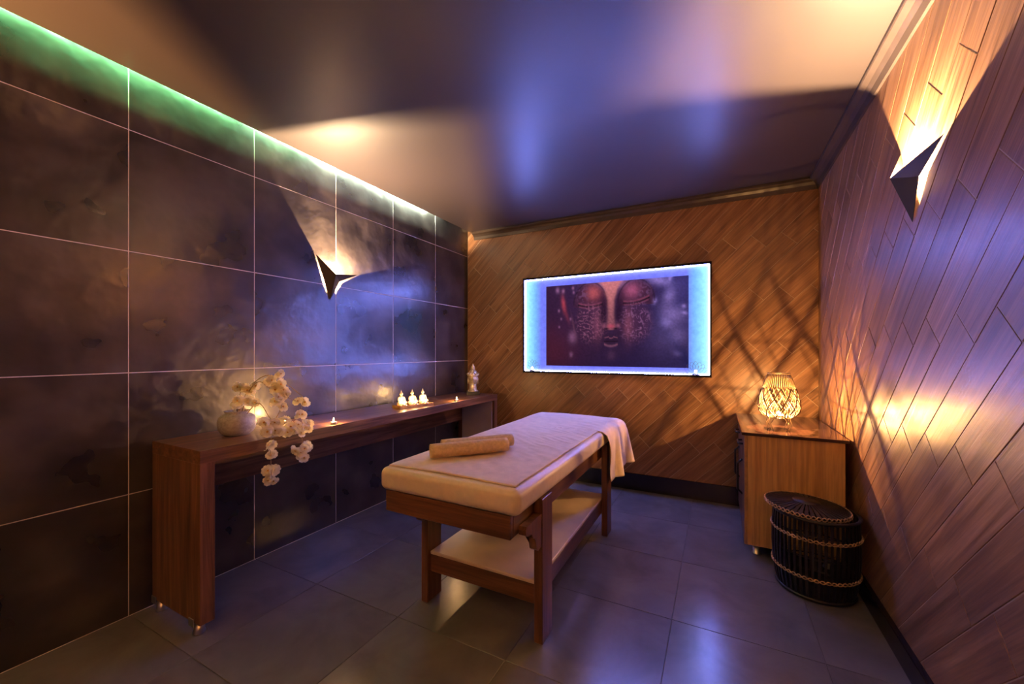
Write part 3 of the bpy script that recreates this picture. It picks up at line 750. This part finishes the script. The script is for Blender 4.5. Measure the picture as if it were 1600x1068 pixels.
# blanket over the padded top, hanging over the far corner
def blanket_mesh():
    bm = bmesh.new(); nY, nX = 150, 84; rows = []
    zt = .7625; xr = -.724
    for j in range(nY+1):
        t = j/nY; y = 1.425+t*(3.235-1.425)
        k = min(1, max(0, (y-2.66)/.14)); k = k*k*(3-2*k)
        d = .335*k*(1-.10*min(1, max(0, (y-2.98)/.2)))      # how far it hangs
        xe = xr + (.0*k)
        W_ = (xe+1.402)
        arc = .055
        tot = W_ + (k*arc if k < 1 else arc) + d
        row = []
        for i in range(nX+1):
            # more samples on the hanging part
            u = i/nX; top_n = .66
            if d < 1e-4: a = u*W_
            else: a = (u/top_n)*W_ if u < top_n else W_+(u-top_n)/(1-top_n)*(tot-W_)
            if a <= W_:
                x = -1.402+a; z = zt
                wr = mnoise.noise(Vector((x*7, y*3.2, 1.7)))*.0045
                # diagonal creases near the hanging side
                cr = math.exp(-((x+.86)/.13)**2)*math.exp(-((y-2.42)/.42)**2)
                wr += cr*.006*math.sin((y*1.0+x*.55)*75+3*mnoise.noise(Vector((x*6, y*6, 0))))
                cr2 = math.exp(-((x+1.05)/.25)**2)*math.exp(-((y-2.1)/.6)**2)
                wr += cr2*.0022*math.sin((y+x*.8)*46)
                hump = .020*math.exp(-((y-3.10)/.16)**2)*math.exp(-((x+1.15)/.30)**2)+.006*math.exp(-((y-2.95)/.10)**2)
                ed = min(1, (x+1.402)/.02)
                z += abs(wr)*.9*ed+hump*ed
                yy = y
                if y < 1.46: z -= (1-(y-1.425)/.035)*.003
                yy += .012*math.sin((x+1.40)/.66*3.1)*(1-t)**6
            else:
                b = a-W_
                if b < arc:
                    an = b/arc*math.pi/2; x = xe+.038*math.sin(an)+.006*an; z = zt-.034*(1-math.cos(an)); yy = y
                else:
                    h = b-arc; x = xe+.048; z = zt-.034-h; yy = y
                q = max(0, b-.02)/.36
                ph = (y-2.66)/.57
                fold = math.sin(ph*2*math.pi*2.1+.7)*.030*q + math.sin(ph*2*math.pi*4.3)*.008*q
                x += .014*min(1, q*4)+max(-.002, fold*1.3) + .055*q*max(0, (ph-.55))
                yy += (ph-.35)*.05*q
            row.append(bm.verts.new((x, yy, z)))
        rows.append(row)
    # far end: turn down over the edge
    for extra in (1, 2, 3):
        row = []
        for i in range(nX+1):
            v = rows[nY][i].co; row.append(bm.verts.new((v.x, v.y+.010*(1 if extra == 1 else 0)+.004*extra, v.z-(.012, .05, .10)[extra-1]*(1 if i/nX <= .66 else .0)+ (0))))
        rows.append(row)
    for a, b in zip(rows, rows[1:]):
        for i in range(nX): bm.faces.new((a[i], a[i+1], b[i+1], b[i]))
    return bm
bk = obj('blanket', blanket_mesh(), 'blanket', None, True)
md = bk.modifiers.new('thick', 'SOLIDIFY'); md.thickness = .005; md.offset = 0
tag(bk, 'pinkish beige blanket spread over the massage bed and hanging off its far corner', 'blanket')

def towel(p0, p1, r, label):
    """rolled towel: spiral cross-section swept along its axis"""
    p0, p1 = Vector(p0), Vector(p1); ax = (p1-p0); L = ax.length; ax.normalize(); side = Vector((0, 0, 1)).cross(ax)
    n = 90; turns = 3.2; th = .006; ou = []; inn = []
    for k in range(n+1):
        a = turns*2*math.pi*k/n; rr = .006+(r-.006)*(k/n)**.8
        ou.append((rr*math.cos(a-2.2), rr*math.sin(a-2.2)*.93)); inn.append(((rr-th*.8)*math.cos(a-2.2), (rr-th*.8)*math.sin(a-2.2)*.93))
    bm = bmesh.new(); m = 18; rows = []
    loop = ou+inn[::-1]
    for i in range(m+1):
        t = i/m; e = 1-.05*(abs(t-.5)*2)**8; row = []
        for x, z in loop:
            wob = 1+.02*mnoise.noise(Vector((t*4, x*30, z*30)))
            c = p0+ax*(L*t); row.append(bm.verts.new(c+side*(x*e*wob)+Vector((0, 0, z*e*wob))))
        rows.append(row)
    K = len(loop)
    for a, b in zip(rows, rows[1:]):
        for k in range(K): bm.faces.new((a[k], a[(k+1) % K], b[(k+1) % K], b[k]))
    N = len(ou)
    for row in (rows[0], rows[-1]):
        for k in range(N-1): bm.faces.new((row[k], row[k+1], row[2*N-2-k], row[2*N-1-k]))
    o = obj('rolled_towel', bm, 'towel', None, True); return tag(o, label, 'towel', 'rolled towels on the bed')
tz = .770+.040
d = Vector((.266, .310, 0)).normalized(); nn = Vector((-d.y, d.x, 0))
a0 = Vector((-1.275, 1.575, tz))
towel(a0, a0+d*.41, .042, 'rolled tan towel at the front of the pair on the massage bed')
b0 = a0+nn*.088+d*.075+Vector((0, 0, 0))
towel(b0, b0+d*.40, .040, 'rolled tan towel lying behind the other one on the massage bed')

# ------------------------------------------------------------------ cabinet
kx0, kx1, ky0, ky1, kt = .150, .660, 2.955, 3.83, .768
cab = thing('low_cabinet', 'low oak cabinet with dark glossy top in the corner of plank walls', 'cabinet', ((kx0+kx1)/2, (ky0+ky1)/2, 0))
hx, hy = (kx1-kx0)/2, (ky1-ky0)/2
def Kp(n, b, mat, bev=.0015, par=None): return obj(n, box(*b, bev=bev), mat, par or cab)
Kp('side_panel', (-hx+.018, hx, -hy, -hy+.018, .070, kt), 'oak_z'); Kp('side_panel', (-hx+.018, hx, hy-.018, hy, .070, kt), 'oak_z')
Kp('edge_strip', (-hx, -hx+.0175, -hy, -hy+.018, .070, kt), 'oak_edge')
Kp('bottom_panel', (-hx+.019, hx, -hy+.0185, hy-.0185, .070, .088), 'oak_z'); Kp('back_panel', (hx-.012, hx-.002, -hy+.0185, hy-.0185, .089, kt-.002), 'oak_z')
Kp('cabinet_top', (-hx-.016, hx+.022, -hy-.012, hy+.012, kt+.001, kt+.019), 'dark_glass', .003)
ymid = 0
for (y0, y1) in ((-hy+.0195, -.002), (.002, hy-.0195)):
    dr = Kp('drawer', (-hx, -hx+.018, y0, y1, .585, kt-.004), 'walnut_z'); yc = (y0+y1)/2
    bm = tube([(-hx, yc-.07, .68), (-hx-.028, yc-.06, .68), (-hx-.028, yc+.06, .68), (-hx, yc+.07, .68)], .006, 8); obj('drawer_handle', bm, 'black_metal', dr, True)
    do = Kp('door', (-hx, -hx+.018, y0, y1, .074, .581), 'walnut_z')
    ye = y1-.05 if y0 < -.1 else y0+.05
    ye = yc
    bm = tube([(-hx, ye, .32), (-hx-.030, ye, .35), (-hx-.030, ye, .53), (-hx, ye, .56)], .007, 8); obj('door_handle', bm, 'black_metal', do, True)
for sx_ in (-1, 1):
    for s in (-1, 1):
        obj('foot', lathe([(0, 0), (.027, 0), (.027, .006), (.022, .010), (.022, .0695), (0, .0695)], 20, sx_*(hx-.07), s*(hy-.06), 0), 'steel', cab, True)
kt += .019

# ------------------------------------------------------------------ rattan table lamp
lx, ly = .358, 3.16
lamp = thing('rattan_lamp', 'lit rattan lattice table lamp on thin bent wire legs on the oak cabinet', 'lamp', (lx, ly, kt))
def lr(z):     # shade radius by height
    zs = [.083, .10, .125, .155, .20, .26, .33, .372]; rs = [.070, .096, .113, .118, .112, .098, .077, .062]
    return float(np.interp(z, zs, rs))
bm = bmesh.new(); N = 22
for k in range(N):
    for s in (-1, 1):
        pts = []
        for i in range(15):
            z = .085+(.275-.085)*i/14; a = 2*math.pi*k/N+s*(i/14)*2*math.pi*2.5/N
            pts.append((lr(z)*math.cos(a), lr(z)*math.sin(a), z))
        add_tube(bm, pts, .0012, 5)
obj('lattice', bm, 'cane', lamp, True)
bm = bmesh.new()
for k in range(10):
    for s in (-1, 1):
        pts = []
        for i in range(15):
            z = .085+(.275-.085)*i/14; a = 2*math.pi*k/10+s*(i/14)*2*math.pi*1.5/10
            pts.append(((lr(z)+.002)*math.cos(a), (lr(z)+.002)*math.sin(a), z))
        add_tube(bm, pts, .0034, 6)
obj('thick_lattice', bm, 'cane_dark', lamp, True)
bm = bmesh.new()
for k in range(N*2):
    a = 2*math.pi*(k+.5*0)/(N*2)
    add_tube(bm, [(lr(z)*math.cos(a), lr(z)*math.sin(a), z) for z in (.275, .30, .335, .370)], .0018, 5)
obj('upright_canes', bm, 'cane', lamp, True)
def ring(z, r, th, mat, nm='ring'):
    pts = [(r*math.cos(2*math.pi*k/40), r*math.sin(2*math.pi*k/40), z) for k in range(40)]
    obj(nm, tube(pts, th, 6, closed=True), mat, lamp, True)
ring(.372, .063, .0035, 'cane', 'top_ring'); ring(.084, .070, .003, 'cane', 'bottom_ring')
for z in (.275, .20, .14): ring(z, lr(z)-.002, .0012, 'wire', 'hoop')
for k in range(4):
    a = 2*math.pi*k/4+.5
    pts = [(.062*math.cos(a), .062*math.sin(a), .085), (.085*math.cos(a+.25), .085*math.sin(a+.25), .045), (.066*math.cos(a+.1), .066*math.sin(a+.1), .002), (.066*math.cos(a+.5), .066*math.sin(a+.5), .002), (.085*math.cos(a+.4), .085*math.sin(a+.4), .045), (.062*math.cos(a+.6), .062*math.sin(a+.6), .085)]
    obj('hairpin_leg', tube(pts, .0017, 6), 'wire', lamp)
obj('bulb_holder', lathe([(0, .084), (.016, .084), (.016, .092), (.010, .095), (0, .095)], 16), 'cream_ceramic', lamp, True)
for k in range(2):
    a = math.pi*k+.5
    obj('holder_bar', tube([(0, 0, .086), (.068*math.cos(a), .068*math.sin(a), .086)], .002, 5), 'wire', lamp)
obj('bulb', lathe([(0, .095), (.008, .095), (.010, .100), (.013, .108), (.0125, .114), (.007, .119), (0, .121)], 16), 'bulb', lamp, True)
ld = bpy.data.lights.new('lamp_light', 'POINT'); ld.energy = LAMP_W; ld.color = AMBER; ld.shadow_soft_size = .004
lo = bpy.data.objects.new('lamp_light', ld); C.objects.link(lo); lo.parent = lamp; lo.location = (0, 0, .128)

# ------------------------------------------------------------------ rattan basket
bx, by, bh_ = .474, 2.730, .435
bas = thing('rattan_basket', 'black rattan basket with tan braided bands and a lid set askew', 'basket', (bx, by, 0))
def br(z): return float(np.interp(z, [0, .04, .12, .25, .38, .45], [.168, .180, .192, .198, .194, .188]))
NS = 46
for k in range(NS):
    a = 2*math.pi*k/NS
    if k == 0:
        bm = bmesh.new(); zs = (.012, .05, .12, .22, .32, .40, .424)
        for sg in (1,):
            rows = []
            for z in zs:
                r = br(z); rows.append([bm.verts.new((r+dx, dy, z)) for dx, dy in ((-.003, -.0055), (.003, -.0055), (.003, .0055), (-.003, .0055))])
            for p, q in zip(rows, rows[1:]):
                for j in range(4): bm.faces.new((p[j], p[(j+1) % 4], q[(j+1) % 4], q[j]))
            bm.faces.new(rows[0][::-1]); bm.faces.new(rows[-1])
        s0 = obj('slat', bm, 'rattan_black', bas); sme = s0.data
    else:
        o = bpy.data.objects.new('slat', sme); C.objects.link(o); o.parent = bas; o.rotation_euler = (0, 0, a)
def hoop(z, dr, th, mat, nm, par, rr=None, n=64):
    r = (rr if rr else br(z))+dr
    return obj(nm, tube([(r*math.cos(2*math.pi*k/n), r*math.sin(2*math.pi*k/n), z) for k in range(n)], th, 6, closed=True), mat, par, True)
for z in (.014, .424): hoop(z, .004, .009, 'rattan_black', 'hoop', bas)
for z in (.11, .23, .345): hoop(z, -.006, .004, 'rattan_black', 'inner_hoop', bas)
obj('base', lathe([(0, .006), (.16, .006), (.16, .016), (0, .016)], 40), 'rattan_black', bas)
def braid(z, r, par, nm, n=50, amp=.007, ro=.004):
    bm = bmesh.new()
    for s in (0, math.pi):
        pts = []; K = n*8
        for i in range(K):
            a = 2*math.pi*i/K; ph = a*n/2+s
            pts.append(((r+ro*math.cos(ph*2+.5)*.5)*math.cos(a), (r+ro*math.cos(ph*2+.5)*.5)*math.sin(a), z+amp*math.sin(ph)))
        add_tube(bm, pts, .0028, 5, closed=True)
    return obj(nm, bm, 'rattan_tan', par, True)
braid(.325, br(.325)+.006, bas, 'braided_band'); braid(.125, br(.125)+.006, bas, 'braided_band')
# lid, tilted and pushed aside
lid = obj('lid', lathe([(0, .030), (.066, .026), (.066, .022), (0, .026)], 40), 'rattan_black', bas, True)
lid.location = (-.036, .004, .444); lid.rotation_euler = (math.radians(0), math.radians(3), 0)
NL = 40; LR = .190
for k in range(NL):
    a = 2*math.pi*k/NL
    if k == 0:
        bm = bmesh.new()
        def q(r, w, z): return [bm.verts.new((r, -w, z)), bm.verts.new((r, w, z)), bm.verts.new((r, w, z-.005)), bm.verts.new((r, -w, z-.005))]
        A_, B_ = q(.060, .0032, .026), q(LR, .0105, .004)
        for j in range(4): bm.faces.new((A_[j], A_[(j+1) % 4], B_[(j+1) % 4], B_[j]))
        bm.faces.new(A_); bm.faces.new(B_)
        s0 = obj('lid_slat', bm, 'rattan_black', lid); lme = s0.data
    else:
        o = bpy.data.objects.new('lid_slat', lme); C.objects.link(o); o.parent = lid; o.rotation_euler = (0, 0, a)
hoop(.0, 0, .007, 'rattan_black', 'lid_rim', lid, LR)
braid(.0, LR+.006, lid, 'braided_edge', 54, .009, .004)
